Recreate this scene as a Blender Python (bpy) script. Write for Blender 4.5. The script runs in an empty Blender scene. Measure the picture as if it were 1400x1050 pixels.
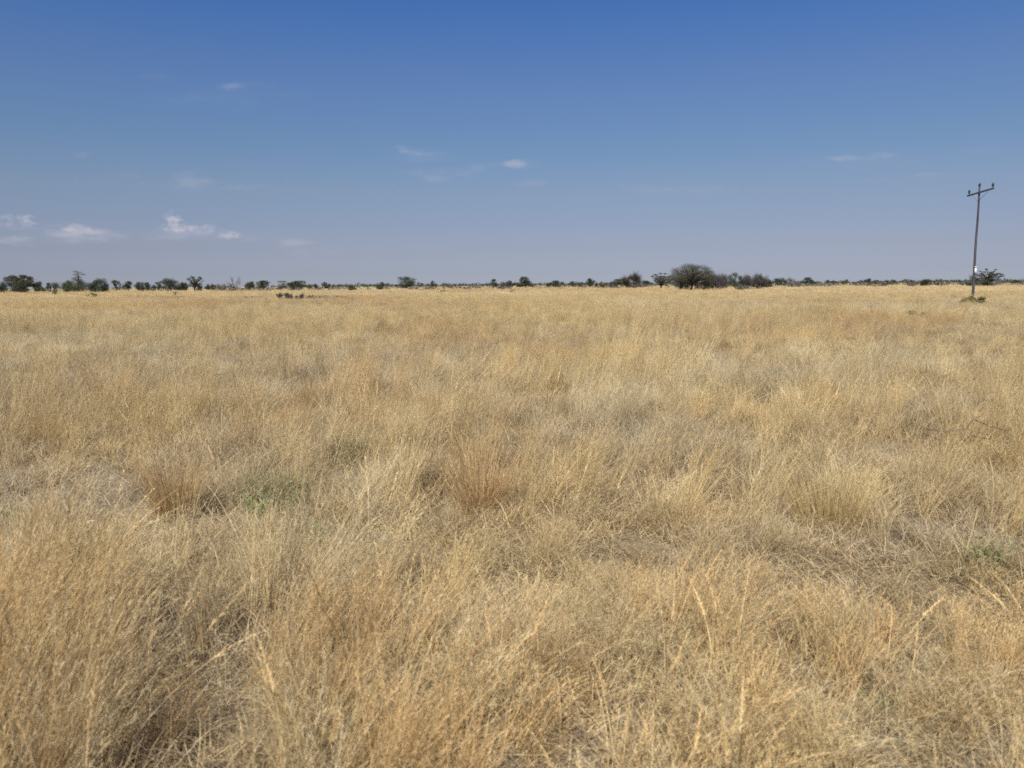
import bpy, math, random
import numpy as np
from mathutils import Vector, Matrix

random.seed(7)
rng = np.random.default_rng(11)
scene = bpy.context.scene
COL = scene.collection
R = math.radians

# ------------------------------------------------------------------ camera
FPX = 1091.0                      # focal length in pixels of the 1400 px wide photograph
PITCH, ROLL, CAMZ = R(7.08), R(-0.42), 2.0
cam_d = bpy.data.cameras.new('camera')
cam = bpy.data.objects.new('camera', cam_d)
COL.objects.link(cam)
cam_d.sensor_width = 36.0
cam_d.lens = FPX / 1400 * 36
cam_d.clip_start = 0.05
cam_d.clip_end = 30000
cam_d.dof.use_dof = True; cam_d.dof.focus_distance = 15.0; cam_d.dof.aperture_fstop = 2.6
rot = Matrix.Rotation(R(90) - PITCH, 3, 'X') @ Matrix.Rotation(ROLL, 3, 'Z')
cam.matrix_world = Matrix.Translation((0, 0, CAMZ)) @ rot.to_4x4()
scene.camera = cam
CM = np.array(rot)                # columns: camera axes in the world


def ray(px, py):
    d = CM @ np.array([(px - 700) / FPX, -(py - 525) / FPX, -1.0])
    return d


def ground_at(px, py):
    d = ray(px, py)
    t = -CAMZ / d[2]
    return d[0] * t, d[1] * t


def hor(px):                      # image row of the horizon in column px
    lo, hi = 300.0, 480.0
    for _ in range(40):
        m = (lo + hi) / 2
        if ray(px, m)[2] > 0:
            lo = m
        else:
            hi = m
    return lo


def at_depth(px, D):
    d = ray(px, hor(px))
    return d[0] / d[1] * D, D


def project(x, y, z):
    p = np.stack([x, y, z - CAMZ * np.ones_like(x)], -1) @ CM
    w = -p[..., 2]
    w = np.where(w < 0.2, 0.2, w)
    return 700 + FPX * p[..., 0] / w, 525 - FPX * p[..., 1] / w


# ------------------------------------------------------------------ helpers
def tag(o, label=None, cat=None, group=None, kind=None):
    if label: o['label'] = label
    if cat: o['category'] = cat
    if group: o['group'] = group
    if kind: o['kind'] = kind
    return o


def mesh_from(name, V, F, mats, colors=None, smooth=False, mat_idx=None):
    V = np.asarray(V, dtype=np.float32).reshape(-1, 3)
    F = np.asarray(F, dtype=np.int32).reshape(-1, 4)
    me = bpy.data.meshes.new(name)
    me.vertices.add(len(V))
    me.vertices.foreach_set('co', V.ravel())
    me.loops.add(F.size)
    me.loops.foreach_set('vertex_index', F.ravel())
    me.polygons.add(len(F))
    me.polygons.foreach_set('loop_start', np.arange(0, F.size, 4, dtype=np.int32))
    me.polygons.foreach_set('loop_total', np.full(len(F), 4, dtype=np.int32))
    if mat_idx is not None:
        me.polygons.foreach_set('material_index', np.asarray(mat_idx, dtype=np.int32))
    if smooth:
        me.polygons.foreach_set('use_smooth', np.ones(len(F), dtype=bool))
    if colors is not None:
        a = me.attributes.new('bc', 'FLOAT_COLOR', 'POINT')
        c = np.ones((len(V), 4), dtype=np.float32)
        c[:, :3] = colors
        a.data.foreach_set('color', c.ravel())
    for m in (mats if isinstance(mats, (list, tuple)) else [mats]):
        me.materials.append(m)
    me.update(calc_edges=True)
    me.validate()
    return me


def link(name, me, parent=None, loc=(0, 0, 0)):
    o = bpy.data.objects.new(name, me)
    COL.objects.link(o)
    o.location = loc
    if parent: o.parent = parent
    return o


class Geo:
    """collects quads"""
    def __init__(s):
        s.V, s.F, s.C, s.n = [], [], [], 0

    def add(s, V, F, C=None):
        V = np.asarray(V, float).reshape(-1, 3)
        s.V.append(V); s.F.append(np.asarray(F).reshape(-1, 4) + s.n)
        if C is None: C = np.ones((len(V), 3))
        C = np.asarray(C, float)
        if C.ndim == 1: C = np.tile(C, (len(V), 1))
        s.C.append(C); s.n += len(V)

    def ribbons(s, P, W, col, az=None):
        """P (n,k,3) W (n,k) col (n,3) or (n,k,3)"""
        n, k, _ = P.shape
        if az is None: az = rng.uniform(0, 2 * np.pi, n)
        side = np.stack([np.cos(az), np.sin(az), rng.uniform(-.4, .4, n)], -1)[:, None, :]
        A = P - side * W[..., None] * .5
        B = P + side * W[..., None] * .5
        V = np.stack([A, B], 2).reshape(-1, 3)             # n,k,2
        base = (np.arange(n)[:, None] * k + np.arange(k - 1)[None]) * 2
        F = np.stack([base, base + 1, base + 3, base + 2], -1).reshape(-1, 4)
        if col.ndim == 2: col = np.repeat(col[:, None], k, 1)
        C = np.repeat(col[:, :, None], 2, 2).reshape(-1, 3)
        s.add(V, F, C)

    def tube(s, pts, rad, m=6, col=None):
        pts = np.asarray(pts, float); rad = np.asarray(rad, float)
        k = len(pts)
        T = np.gradient(pts, axis=0)
        T /= np.linalg.norm(T, axis=1)[:, None] + 1e-9
        up = np.array([0, 0, 1.0]) if abs(T[0][2]) < .9 else np.array([1.0, 0, 0])
        X = np.cross(T, up); X /= np.linalg.norm(X, axis=1)[:, None] + 1e-9
        Y = np.cross(T, X)
        a = np.arange(m) * 2 * np.pi / m
        V = pts[:, None] + rad[:, None, None] * (np.cos(a)[None, :, None] * X[:, None] + np.sin(a)[None, :, None] * Y[:, None])
        i = np.arange(k - 1)[:, None] * m; j = np.arange(m)[None]; j2 = (j + 1) % m
        F = np.stack([i + j, i + j2, i + m + j2, i + m + j], -1)
        s.add(V, F, col)
        # caps (fans as degenerate-free quads)
        for ring, flip in ((0, True), (k - 1, False)):
            b = ring * m
            q = [[b + t for t in (0, 1, 2, 3)]]
            if m == 6: q.append([b + t for t in (0, 3, 4, 5)])
            if m == 8: q += [[b + t for t in (0, 3, 4, 5)], [b + t for t in (0, 5, 6, 7)]]
            if m >= 4:
                f = np.array(q)
                s.F.append(f + s.n - len(V.reshape(-1, 3)))

    def leaves(s, P, size, col, flat=0.0):
        n = len(P)
        a = rng.normal(size=(n, 3)); a[:, 2] *= (1 - flat)
        a /= np.linalg.norm(a, axis=1)[:, None]
        b = rng.normal(size=(n, 3)); b -= (a * b).sum(1)[:, None] * a
        b /= np.linalg.norm(b, axis=1)[:, None]
        sz = np.asarray(size)
        if sz.ndim == 0: sz = np.full(n, float(sz))
        sz = sz * rng.uniform(.6, 1.3, n)
        a *= sz[:, None] * .5; b *= sz[:, None] * .32
        V = np.stack([P - a, P - b, P + a, P + b], 1)
        F = np.arange(n * 4).reshape(-1, 4)
        s.add(V, F, np.repeat(col, 4, 0))

    def mesh(s, name, mats, smooth=False):
        return mesh_from(name, np.concatenate(s.V), np.concatenate(s.F), mats, np.concatenate(s.C), smooth)


# value noise -------------------------------------------------------
_tab = rng.random((256, 256))


def vnoise(x, y):
    xi = np.floor(x).astype(int); yi = np.floor(y).astype(int)
    fx = x - xi; fy = y - yi
    fx = fx * fx * (3 - 2 * fx); fy = fy * fy * (3 - 2 * fy)
    g = lambda a, b: _tab[a & 255, b & 255]
    return (g(xi, yi) * (1 - fx) + g(xi + 1, yi) * fx) * (1 - fy) + (g(xi, yi + 1) * (1 - fx) + g(xi + 1, yi + 1) * fx) * fy


def fbm(x, y, sc, seed, octs=4):
    v = 0; a = 1; t = 0
    for o in range(octs):
        v = v + a * vnoise(x / sc + seed * 17.3 + o * 5.1, y / sc + seed * 7.7 - o * 3.3)
        t += a; a *= .55; sc = sc / 2.1
    return v / t


def ss(a, b, v):
    t = np.clip((v - a) / (b - a), 0, 1)
    return t * t * (3 - 2 * t)


# ------------------------------------------------------------------ materials
def new_mat(name):
    m = bpy.data.materials.new(name); m.use_nodes = True
    m.node_tree.nodes.clear()
    return m, m.node_tree.nodes, m.node_tree.links


def leaf_mat(name, base=(1, 1, 1), trans=.3, inst=False, rough=.6, gloss=.03):
    m, N, L = new_mat(name)
    out = N.new('ShaderNodeOutputMaterial')
    at = N.new('ShaderNodeAttribute'); at.attribute_name = 'bc'
    mul = N.new('ShaderNodeMix'); mul.data_type = 'RGBA'; mul.blend_type = 'MULTIPLY'; mul.inputs[0].default_value = 1
    L.new(at.outputs['Color'], mul.inputs[6])
    if inst:
        ic = N.new('ShaderNodeAttribute'); ic.attribute_name = 'icol'; ic.attribute_type = 'INSTANCER'
        L.new(ic.outputs['Color'], mul.inputs[7])
    else:
        mul.inputs[7].default_value = (*base, 1)
    d = N.new('ShaderNodeBsdfDiffuse'); t = N.new('ShaderNodeBsdfTranslucent')
    g = N.new('ShaderNodeBsdfGlossy'); g.inputs['Roughness'].default_value = rough
    g.inputs['Color'].default_value = (1, .95, .85, 1)
    L.new(mul.outputs[2], d.inputs[0]); L.new(mul.outputs[2], t.inputs[0])
    m1 = N.new('ShaderNodeMixShader'); m1.inputs[0].default_value = trans
    L.new(d.outputs[0], m1.inputs[1]); L.new(t.outputs[0], m1.inputs[2])
    m2 = N.new('ShaderNodeMixShader'); m2.inputs[0].default_value = gloss
    L.new(m1.outputs[0], m2.inputs[1]); L.new(g.outputs[0], m2.inputs[2])
    L.new(m2.outputs[0], out.inputs[0])
    return m


def bark_mat(name, c1, c2, scale=6, rough=.85):
    m, N, L = new_mat(name)
    out = N.new('ShaderNodeOutputMaterial'); b = N.new('ShaderNodeBsdfPrincipled')
    tc = N.new('ShaderNodeTexCoord'); mp = N.new('ShaderNodeMapping')
    mp.inputs['Scale'].default_value = (scale, scale, scale * .12)
    nz = N.new('ShaderNodeTexNoise'); nz.inputs['Scale'].default_value = 1; nz.inputs['Detail'].default_value = 6
    cr = N.new('ShaderNodeValToRGB')
    cr.color_ramp.elements[0].color = (*c1, 1); cr.color_ramp.elements[0].position = .35
    cr.color_ramp.elements[1].color = (*c2, 1); cr.color_ramp.elements[1].position = .68
    bp = N.new('ShaderNodeBump'); bp.inputs['Strength'].default_value = .5; bp.inputs['Distance'].default_value = .02
    L.new(tc.outputs['Object'], mp.inputs[0]); L.new(mp.outputs[0], nz.inputs['Vector'])
    L.new(nz.outputs[0], cr.inputs[0]); L.new(cr.outputs[0], b.inputs['Base Color'])
    L.new(nz.outputs[0], bp.inputs['Height']); L.new(bp.outputs[0], b.inputs['Normal'])
    b.inputs['Roughness'].default_value = rough
    L.new(b.outputs[0], out.inputs[0])
    return m


def plain_mat(name, c, rough=.5, metal=0.0):
    m, N, L = new_mat(name)
    out = N.new('ShaderNodeOutputMaterial'); b = N.new('ShaderNodeBsdfPrincipled')
    nz = N.new('ShaderNodeTexNoise'); nz.inputs['Scale'].default_value = 9; nz.inputs['Detail'].default_value = 4
    cr = N.new('ShaderNodeValToRGB')
    cr.color_ramp.elements[0].color = (*[v * .75 for v in c], 1)
    cr.color_ramp.elements[1].color = (*[min(1, v * 1.15) for v in c], 1)
    tc = N.new('ShaderNodeTexCoord')
    L.new(tc.outputs['Object'], nz.inputs['Vector']); L.new(nz.outputs[0], cr.inputs[0])
    L.new(cr.outputs[0], b.inputs['Base Color'])
    b.inputs['Roughness'].default_value = rough; b.inputs['Metallic'].default_value = metal
    L.new(b.outputs[0], out.inputs[0])
    return m


M_GRASS = leaf_mat('dry grass', trans=.33, inst=True)
M_TUSSOCK = leaf_mat('tussock grass', trans=.30)
M_LEAF = leaf_mat('tree foliage', trans=.22, gloss=.03, rough=.5)
M_TWIG = leaf_mat('bare twigs', trans=0, gloss=0.0)
M_BARK = bark_mat('tree bark', (.028, .023, .018), (.075, .065, .055))
M_GREYBARK = bark_mat('grey dead wood', (.10, .095, .09), (.2, .19, .18))
M_POLE = bark_mat('weathered pole timber', (.018, .018, .018), (.075, .075, .078), 9)
M_ARM = bark_mat('dark crossarm timber', (.012, .011, .011), (.03, .028, .027), 12)
M_INS = plain_mat('dark glazed porcelain', (.010, .008, .008), .6)
M_STEEL = plain_mat('galvanised brace', (.09, .09, .09), .6, .2)
M_WHITE = plain_mat('white painted plate', (.78, .79, .80), .5)
M_WIRE = plain_mat('bare aluminium wire', (.24, .24, .24), .7, 0)

# ------------------------------------------------------------------ world
SUN_EL, SUN_AZ = 50.0, -163.0       # azimuth clockwise from +Y: behind the camera and to its left
w = bpy.data.worlds.new('World'); scene.world = w; w.use_nodes = True
N, L = w.node_tree.nodes, w.node_tree.links
N.clear()
wo = N.new('ShaderNodeOutputWorld'); bg = N.new('ShaderNodeBackground'); bg.inputs[1].default_value = 0.1
sky = N.new('ShaderNodeTexSky'); sky.sky_type = 'NISHITA'; sky.sun_disc = False
sky.sun_elevation = R(SUN_EL); sky.sun_rotation = R(SUN_AZ)
sky.altitude = 1000; sky.air_density = 1.0; sky.dust_density = .6; sky.ozone_density = 1.5
L.new(bg.outputs[0], wo.inputs[0])


def M(op, a, b=None, c=None):
    n = N.new('ShaderNodeMath'); n.operation = op
    for i, v in enumerate((a, b, c)):
        if v is None: continue
        if isinstance(v, (int, float)): n.inputs[i].default_value = v
        else: L.new(v, n.inputs[i])
    return n.outputs[0]


tc = N.new('ShaderNodeTexCoord')
sx = N.new('ShaderNodeSeparateXYZ'); L.new(tc.outputs['Generated'], sx.inputs[0])
# air near the horizon is milkier than the clean model sky: tint by elevation
gr = N.new('ShaderNodeValToRGB')
gr.color_ramp.interpolation = 'LINEAR'
SKYTINT = [(0.0032, (0.334, 0.373, 0.580)), (0.0158, (0.315, 0.338, 0.521)), (0.0444, (0.351, 0.334, 0.453)), (0.0797, (0.393, 0.369, 0.455)), (0.1130, (0.425, 0.415, 0.474)), (0.1652, (0.405, 0.453, 0.530)), (0.2060, (0.403, 0.469, 0.591)), (0.2454, (0.388, 0.471, 0.637)), (0.2831, (0.329, 0.473, 0.690)), (0.3178, (0.280, 0.452, 0.731)),  (1.0, (.34, .50, .78))]
while len(gr.color_ramp.elements) < len(SKYTINT): gr.color_ramp.elements.new(.5)
for e, (p, c) in zip(gr.color_ramp.elements, SKYTINT):
    e.position = p; e.color = (*[v / 4 for v in c], 1)
L.new(M('MAXIMUM', sx.outputs[2], 0.0), gr.inputs[0])
mx = N.new('ShaderNodeMix'); mx.data_type = 'RGBA'; mx.blend_type = 'MULTIPLY'; mx.inputs[0].default_value = 1
L.new(sky.outputs[0], mx.inputs[6]); L.new(gr.outputs[0], mx.inputs[7])
sc4 = N.new('ShaderNodeVectorMath'); sc4.operation = 'SCALE'; sc4.inputs['Scale'].default_value = 3.87
L.new(mx.outputs[2], sc4.inputs[0])
# clouds: directions on the sky (tangents of azimuth and elevation)
yy = M('MAXIMUM', sx.outputs[1], .05)
U = M('DIVIDE', sx.outputs[0], yy); Vv = M('DIVIDE', sx.outputs[2], yy)
cmb = N.new('ShaderNodeCombineXYZ'); L.new(U, cmb.inputs[0]); L.new(M('MULTIPLY', Vv, 1.6), cmb.inputs[1])
nz = N.new('ShaderNodeTexNoise'); nz.inputs['Scale'].default_value = 58; nz.inputs['Detail'].default_value = 8; nz.inputs['Roughness'].default_value = .66
L.new(cmb.outputs[0], nz.inputs['Vector'])
cmb2 = N.new('ShaderNodeCombineXYZ'); L.new(U, cmb2.inputs[0]); L.new(M('MULTIPLY', Vv, 4), cmb2.inputs[1])
nw = N.new('ShaderNodeTexNoise'); nw.inputs['Scale'].default_value = 16; nw.inputs['Detail'].default_value = 8; nw.inputs['Roughness'].default_value = .68
L.new(cmb2.outputs[0], nw.inputs['Vector'])
CLOUDS = [  # px, py, half width, half height, strength, puffy
    (110, 324, 170, 15, .24, 0), (45, 316, 100, 17, .20, 0), (250, 318, 70, 14, .18, 0), (575, 212, 60, 12, .10, 0), (705, 226, 46, 10, .10, 0), (300, 322, 120, 9, .12, 0), (620, 240, 90, 16, .08, 0), (290, 250, 90, 18, .08, 0), (500, 340, 160, 12, .07, 0), (330, 130, 120, 22, .07, 0), (1180, 225, 110, 18, .07, 0),
    (24, 304, 34, 13, .5, 1), (30, 326, 42, 9, .28, 0), (104, 313, 22, 10, .5, 1), (90, 318, 60, 8, .22, 0), (150, 322, 48, 9, .3, 0),
    (236, 302, 17, 15, .6, 1), (240, 311, 26, 12, .62, 1), (268, 315, 34, 10, .5, 1), (314, 322, 19, 10, .5, 1), (335, 327, 24, 6, .25, 0),
    (402, 331, 34, 6, .3, 0), (430, 345, 60, 7, .12, 0), (562, 206, 26, 8, .42, 0), (548, 202, 12, 6, .25, 0), (704, 224, 20, 8, .5, 0),
    (266, 246, 46, 14, .22, 0), (325, 257, 40, 7, .16, 0), (590, 238, 34, 12, .17, 0), (645, 234, 40, 9, .14, 0), (730, 250, 30, 7, .13, 0),
    (1160, 216, 36, 5, .2, 0), (1205, 211, 24, 5, .16, 0), (1272, 238, 24, 5, .16, 0), (1338, 205, 44, 9, .1, 0), (312, 116, 22, 7, .16, 0),
    (112, 212, 16, 6, .15, 0), (215, 106, 30, 8, .08, 0), (170, 238, 40, 8, .1, 0), (960, 262, 90, 10, .08, 0), (880, 255, 60, 9, .07, 0)]
tot = None
for (px, py, hw, hh, st, puff) in CLOUDS:
    d = ray(px, py); u0, v0 = d[0] / d[1], d[2] / d[1]
    du = M('MULTIPLY', M('SUBTRACT', U, float(u0)), FPX / hw)
    dv = M('MULTIPLY', M('SUBTRACT', Vv, float(v0)), FPX / hh)
    if puff:      # flatter, firmer base than top
        dv = M('MULTIPLY', dv, M('ADD', 1.0, M('MULTIPLY', M('LESS_THAN', dv, 0.0), .7)))
    r2 = M('ADD', M('MULTIPLY', du, du), M('MULTIPLY', dv, dv))
    src = nz if puff else nw
    v = M('ADD', M('SUBTRACT', 1.0, r2), M('MULTIPLY', M('SUBTRACT', src.outputs[0], .5), 4.6 if puff else 5.2))
    n = N.new('ShaderNodeMapRange'); n.interpolation_type = 'SMOOTHSTEP'; n.inputs[1].default_value = .1 if puff else 0.0
    n.inputs[2].default_value = 1.6 if puff else 2.6; L.new(v, n.inputs[0])
    # never beyond twice the nominal size
    lim = N.new('ShaderNodeMapRange'); lim.interpolation_type = 'SMOOTHSTEP'; lim.inputs[1].default_value = 2.4; lim.inputs[2].default_value = .2
    L.new(r2, lim.inputs[0])
    o = M('MULTIPLY', M('MULTIPLY', n.outputs[0], lim.outputs[0]), st)
    tot = o if tot is None else M('SUBTRACT', M('ADD', tot, o), M('MULTIPLY', tot, o))
tot = M('MULTIPLY', tot, M('GREATER_THAN', sx.outputs[1], .05))
cm = N.new('ShaderNodeMix'); cm.data_type = 'RGBA'
L.new(tot, cm.inputs[0]); L.new(sc4.outputs[0], cm.inputs[6]); cm.inputs[7].default_value = (4.35, 4.2, 4.6, 1)
L.new(cm.outputs[2], bg.inputs[0])

sd = bpy.data.lights.new('sun', 'SUN'); sd.energy = 5.0; sd.angle = R(.53); sd.color = (1, .965, .91)
sun = bpy.data.objects.new('sun', sd); COL.objects.link(sun)
sdir = Vector((math.sin(R(SUN_AZ)) * math.cos(R(SUN_EL)), math.cos(R(SUN_AZ)) * math.cos(R(SUN_EL)), math.sin(R(SUN_EL))))
sun.rotation_euler = sdir.to_track_quat('Z', 'Y').to_euler()
sun.location = sdir * 50

# ------------------------------------------------------------------ ground
m, N, L = new_mat('sandy savanna soil')
out = N.new('ShaderNodeOutputMaterial'); b = N.new('ShaderNodeBsdfPrincipled'); b.inputs['Roughness'].default_value = .95
b.inputs['Specular IOR Level'].default_value = .1
g = N.new('ShaderNodeNewGeometry')


def NZ(scale, detail, vec=None, rough=.6):
    n = N.new('ShaderNodeTexNoise'); n.inputs['Scale'].default_value = scale; n.inputs['Detail'].default_value = detail
    n.inputs['Roughness'].default_value = rough
    L.new(vec or g.outputs['Position'], n.inputs['Vector']); return n.outputs[0]


def RAMP(f, stops):
    c = N.new('ShaderNodeValToRGB')
    while len(c.color_ramp.elements) < len(stops): c.color_ramp.elements.new(.5)
    for e, (p, col) in zip(c.color_ramp.elements, stops): e.position = p; e.color = (*col, 1)
    L.new(f, c.inputs[0]); return c.outputs[0]


def MIX(f, a, bb):
    n = N.new('ShaderNodeMix'); n.data_type = 'RGBA'; L.new(f, n.inputs[0]); L.new(a, n.inputs[6]); L.new(bb, n.inputs[7]); return n.outputs[2]


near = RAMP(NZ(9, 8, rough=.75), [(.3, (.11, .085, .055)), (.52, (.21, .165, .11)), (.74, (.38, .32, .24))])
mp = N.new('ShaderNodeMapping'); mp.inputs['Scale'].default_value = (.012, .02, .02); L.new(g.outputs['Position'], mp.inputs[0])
far = RAMP(NZ(1, 8, mp.outputs[0], .65), [(.3, (.22, .175, .125)), (.42, (.33, .26, .165)), (.56, (.42, .34, .21)), (.7, (.48, .40, .25))])  # straw tone averaged over distant grass, its self-shade mixed into the colour
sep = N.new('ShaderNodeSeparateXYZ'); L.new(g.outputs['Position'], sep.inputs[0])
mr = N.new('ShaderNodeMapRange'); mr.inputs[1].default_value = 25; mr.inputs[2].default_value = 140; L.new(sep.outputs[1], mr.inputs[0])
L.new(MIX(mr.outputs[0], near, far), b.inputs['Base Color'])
bp = N.new('ShaderNodeBump'); bp.inputs['Strength'].default_value = .8; bp.inputs['Distance'].default_value = .04
L.new(NZ(14, 8, rough=.7), bp.inputs['Height']); L.new(bp.outputs[0], b.inputs['Normal'])
L.new(b.outputs[0], out.inputs[0])
M_SOIL = m
ys = np.concatenate([np.linspace(-30, 30, 41), np.geomspace(34, 14000, 60)])
xs = np.concatenate([-np.geomspace(14000, 34, 50), np.linspace(-30, 30, 41), np.geomspace(34, 14000, 50)])
X, Y = np.meshgrid(xs, ys)
Z = (fbm(X, Y, 3.0, 3) - .5) * .10 * np.exp(-np.maximum(0, np.hypot(X, Y) - 10) / 25)
nx = len(xs)
i = np.arange(len(ys) - 1)[:, None] * nx + np.arange(nx - 1)[None]
F = np.stack([i, i + 1, i + nx + 1, i + nx], -1)
o = link('ground', mesh_from('ground', np.stack([X, Y, Z], -1), F, M_SOIL, smooth=True))
tag(o, 'flat sandy plain under the dry grass reaching to the horizon', kind='structure')

# ------------------------------------------------------------------ grass tufts
K = 6


def stems(n, r, az, th0, curve, Lh, k=K, wig=.0):
    """centre lines: roots within radius r, leaning th0 (rad) and curving"""
    rr = r * np.sqrt(rng.random(n)); ra = rng.uniform(0, 2 * np.pi, n)
    root = np.stack([rr * np.cos(ra), rr * np.sin(ra), np.full(n, -.02)], -1)
    t = np.linspace(0, 1, k)[None]
    th = th0[:, None] + curve[:, None] * t ** 1.6
    azz = az[:, None] + wig * rng.normal(size=(n, k)).cumsum(1)
    D = np.stack([np.sin(th) * np.cos(azz), np.sin(th) * np.sin(azz), np.cos(th)], -1)
    seg = D * (Lh / (k - 1))[:, None, None]
    P = np.zeros((n, k, 3)); P[:, 0] = root
    P[:, 1:] = root[:, None] + np.cumsum(seg[:, :-1], 1)
    P[:, :, 2] = np.maximum(P[:, :, 2], -.02 + .0 * P[:, :, 2])
    return P, D


def outward(P):
    return np.arctan2(P[:, 0, 1], P[:, 0, 0])


def heads(G, P, D, t0, nb, ln, wd, spread, col):
    """seed heads: short branchlets along the last part of each stem"""
    n, k, _ = P.shape
    t = rng.uniform(t0, 1, (n, nb)) * (k - 1)
    a = np.minimum(t.astype(int), k - 2); f = t - a
    idx = np.arange(n)[:, None]
    base = P[idx, a] * (1 - f[..., None]) + P[idx, a + 1] * f[..., None]
    d = D[idx, a] + spread * rng.normal(size=(n, nb, 3))
    d /= np.linalg.norm(d, axis=-1)[..., None]
    taper = 1.15 - .75 * (t / (k - 1) - t0) / (1 - t0)
    L_ = ln * taper * rng.uniform(.5, 1.3, (n, nb))
    base = base.reshape(-1, 3); d = d.reshape(-1, 3); L_ = L_.reshape(-1)
    Q = np.stack([base, base + d * L_[:, None] * .55, base + d * L_[:, None]], 1)
    Q[:, 2, 2] -= L_ * .12
    W = np.stack([np.full(len(L_), wd * .5), np.full(len(L_), wd), np.full(len(L_), wd * .3)], 1)
    c = np.repeat(col, nb, 0) * rng.uniform(.85, 1.2, (len(L_), 1))
    G.ribbons(Q, W, c)


def bcol(n, lo=.78, hi=1.12, warm=.06):
    v = rng.uniform(lo, hi, n)[:, None]
    h = rng.normal(0, warm, n)[:, None]
    return np.clip(v * np.concatenate([1 + .3 * h, 1 - .2 * h, 1 - 1.2 * h], 1), .05, 1.5)


def width(n, k, w0, w1):
    return np.linspace(1, 0, k)[None] * w0 * rng.uniform(.7, 1.3, (n, 1)) + w1


def tuft_golden(n=60, r=.09, h=(.45, .85), ws=1.0):
    G = Geo()
    Lh = rng.uniform(*h, n); az = rng.uniform(0, 2 * np.pi, n)
    P, D = stems(n, r, az, np.abs(rng.normal(0, .13, n)), rng.uniform(.05, .75, n), Lh, wig=.05)
    c = bcol(n); G.ribbons(P, width(n, K, .0024 * ws, .0009 * ws), c)
    heads(G, P, D, .66, 12, .035, .0022 * ws, .28, c * [1.0, .98, .92])
    nl = n // 2                                  # dry leaves low on the tuft
    P, D = stems(nl, r, rng.uniform(0, 2 * np.pi, nl), rng.uniform(.2, .7, nl), rng.uniform(.5, 2.2, nl), rng.uniform(.15, .4, nl), wig=.2)
    G.ribbons(P, width(nl, K, .004 * ws, .0008), bcol(nl, .5, 1.0) * [.95, .93, .9])
    return G


def tuft_feather(n=60, r=.14, h=(.3, .62), ws=1.0):
    G = Geo()
    Lh = rng.uniform(*h, n); az = rng.uniform(0, 2 * np.pi, n)
    P, D = stems(n, r, az, rng.uniform(.05, .45, n), rng.uniform(.3, 1.3, n), Lh, wig=.08)
    c = bcol(n, .8, 1.2, .05); G.ribbons(P, width(n, K, .0013 * ws, .0007 * ws), c)
    heads(G, P, D, .45, 16, .06, .0014 * ws, .55, c)
    return G


def tuft_litter(n=90, r=.26, ws=1.0):
    G = Geo()
    Lh = rng.uniform(.08, .34, n)
    P, D = stems(n, r, rng.uniform(0, 2 * np.pi, n), rng.uniform(.5, 1.5, n), rng.uniform(-.4, 1.4, n), Lh, wig=.4)
    P[:, :, 2] += rng.uniform(0, .12, (n, 1)) * rng.random((n, 1))
    P[:, :, 2] = np.maximum(P[:, :, 2], .004)
    G.ribbons(P, width(n, K, .0054 * ws, .0014 * ws), bcol(n, .5, 1.2, .06))
    return G


def tuft_leafy(n=110, r=.17, h=(.18, .45), ws=1.0):
    G = Geo()
    Lh = rng.uniform(*h, n)
    P, D = stems(n, r, rng.uniform(0, 2 * np.pi, n), rng.uniform(.05, .8, n), rng.uniform(.3, 2.6, n), Lh, wig=.25)
    G.ribbons(P, width(n, K, .0046 * ws, .0011 * ws) * np.where(rng.random((n, 1)) < .18, 1.9, 1.0), bcol(n, .62, 1.18, .06))
    return G


def tuft_upright(n=170, r=.12, h=(.35, .66), ws=1.0, splay=.75):
    G = Geo()
    Lh = rng.uniform(*h, n)
    P, D = stems(n, r, np.zeros(n), np.zeros(n), np.zeros(n), Lh)
    az = outward(P) + rng.normal(0, .5, n)
    rad = np.hypot(P[:, 0, 0], P[:, 0, 1]) / r
    root = P[:, 0].copy()
    P2, D = stems(n, r, az, rad * splay * rng.uniform(.3, 1, n), rng.uniform(.0, .35, n), Lh, wig=.03)
    P = P2 - P2[:, :1] + root[:, None]
    c = bcol(n, .5, 1.15, .1); G.ribbons(P, width(n, K, .0022 * ws, .001 * ws), c)
    heads(G, P, D, .7, 5, .04, .0018 * ws, .2, c)
    return G


def tuft_stalks(n=6, ws=1.0):
    G = Geo()
    Lh = rng.uniform(.7, 1.08, n)
    P, D = stems(n, .08, rng.normal(0, .8, n), np.abs(rng.normal(0.05, .1, n)), rng.uniform(.15, .9, n), Lh, k=9, wig=.02)
    c = bcol(n, .8, 1.2); G.ribbons(P, width(n, 9, .003 * ws, .0012 * ws), c)
    heads(G, P, D, .68, 34, .05, .0028 * ws, .25, c)
    return G


def tuft_green(n=16):
    G = Geo()
    P, D = stems(n, .07, rng.uniform(0, 2 * np.pi, n), rng.uniform(0, .5, n), rng.uniform(0, .6, n), rng.uniform(.15, .4, n), wig=.1)
    G.ribbons(P, width(n, K, .003, .0012), np.tile([.9, 1, .8], (n, 1)) * rng.uniform(.6, 1.1, (n, 1)))
    nl = n * 26
    a = rng.integers(0, n, nl); s_ = rng.integers(1, K, nl)
    G.leaves(P[a, s_] + rng.normal(0, .018, (nl, 3)), .036, np.tile([.85, 1, .8], (nl, 1)) * rng.uniform(.6, 1.3, (nl, 1)))
    return G


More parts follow.
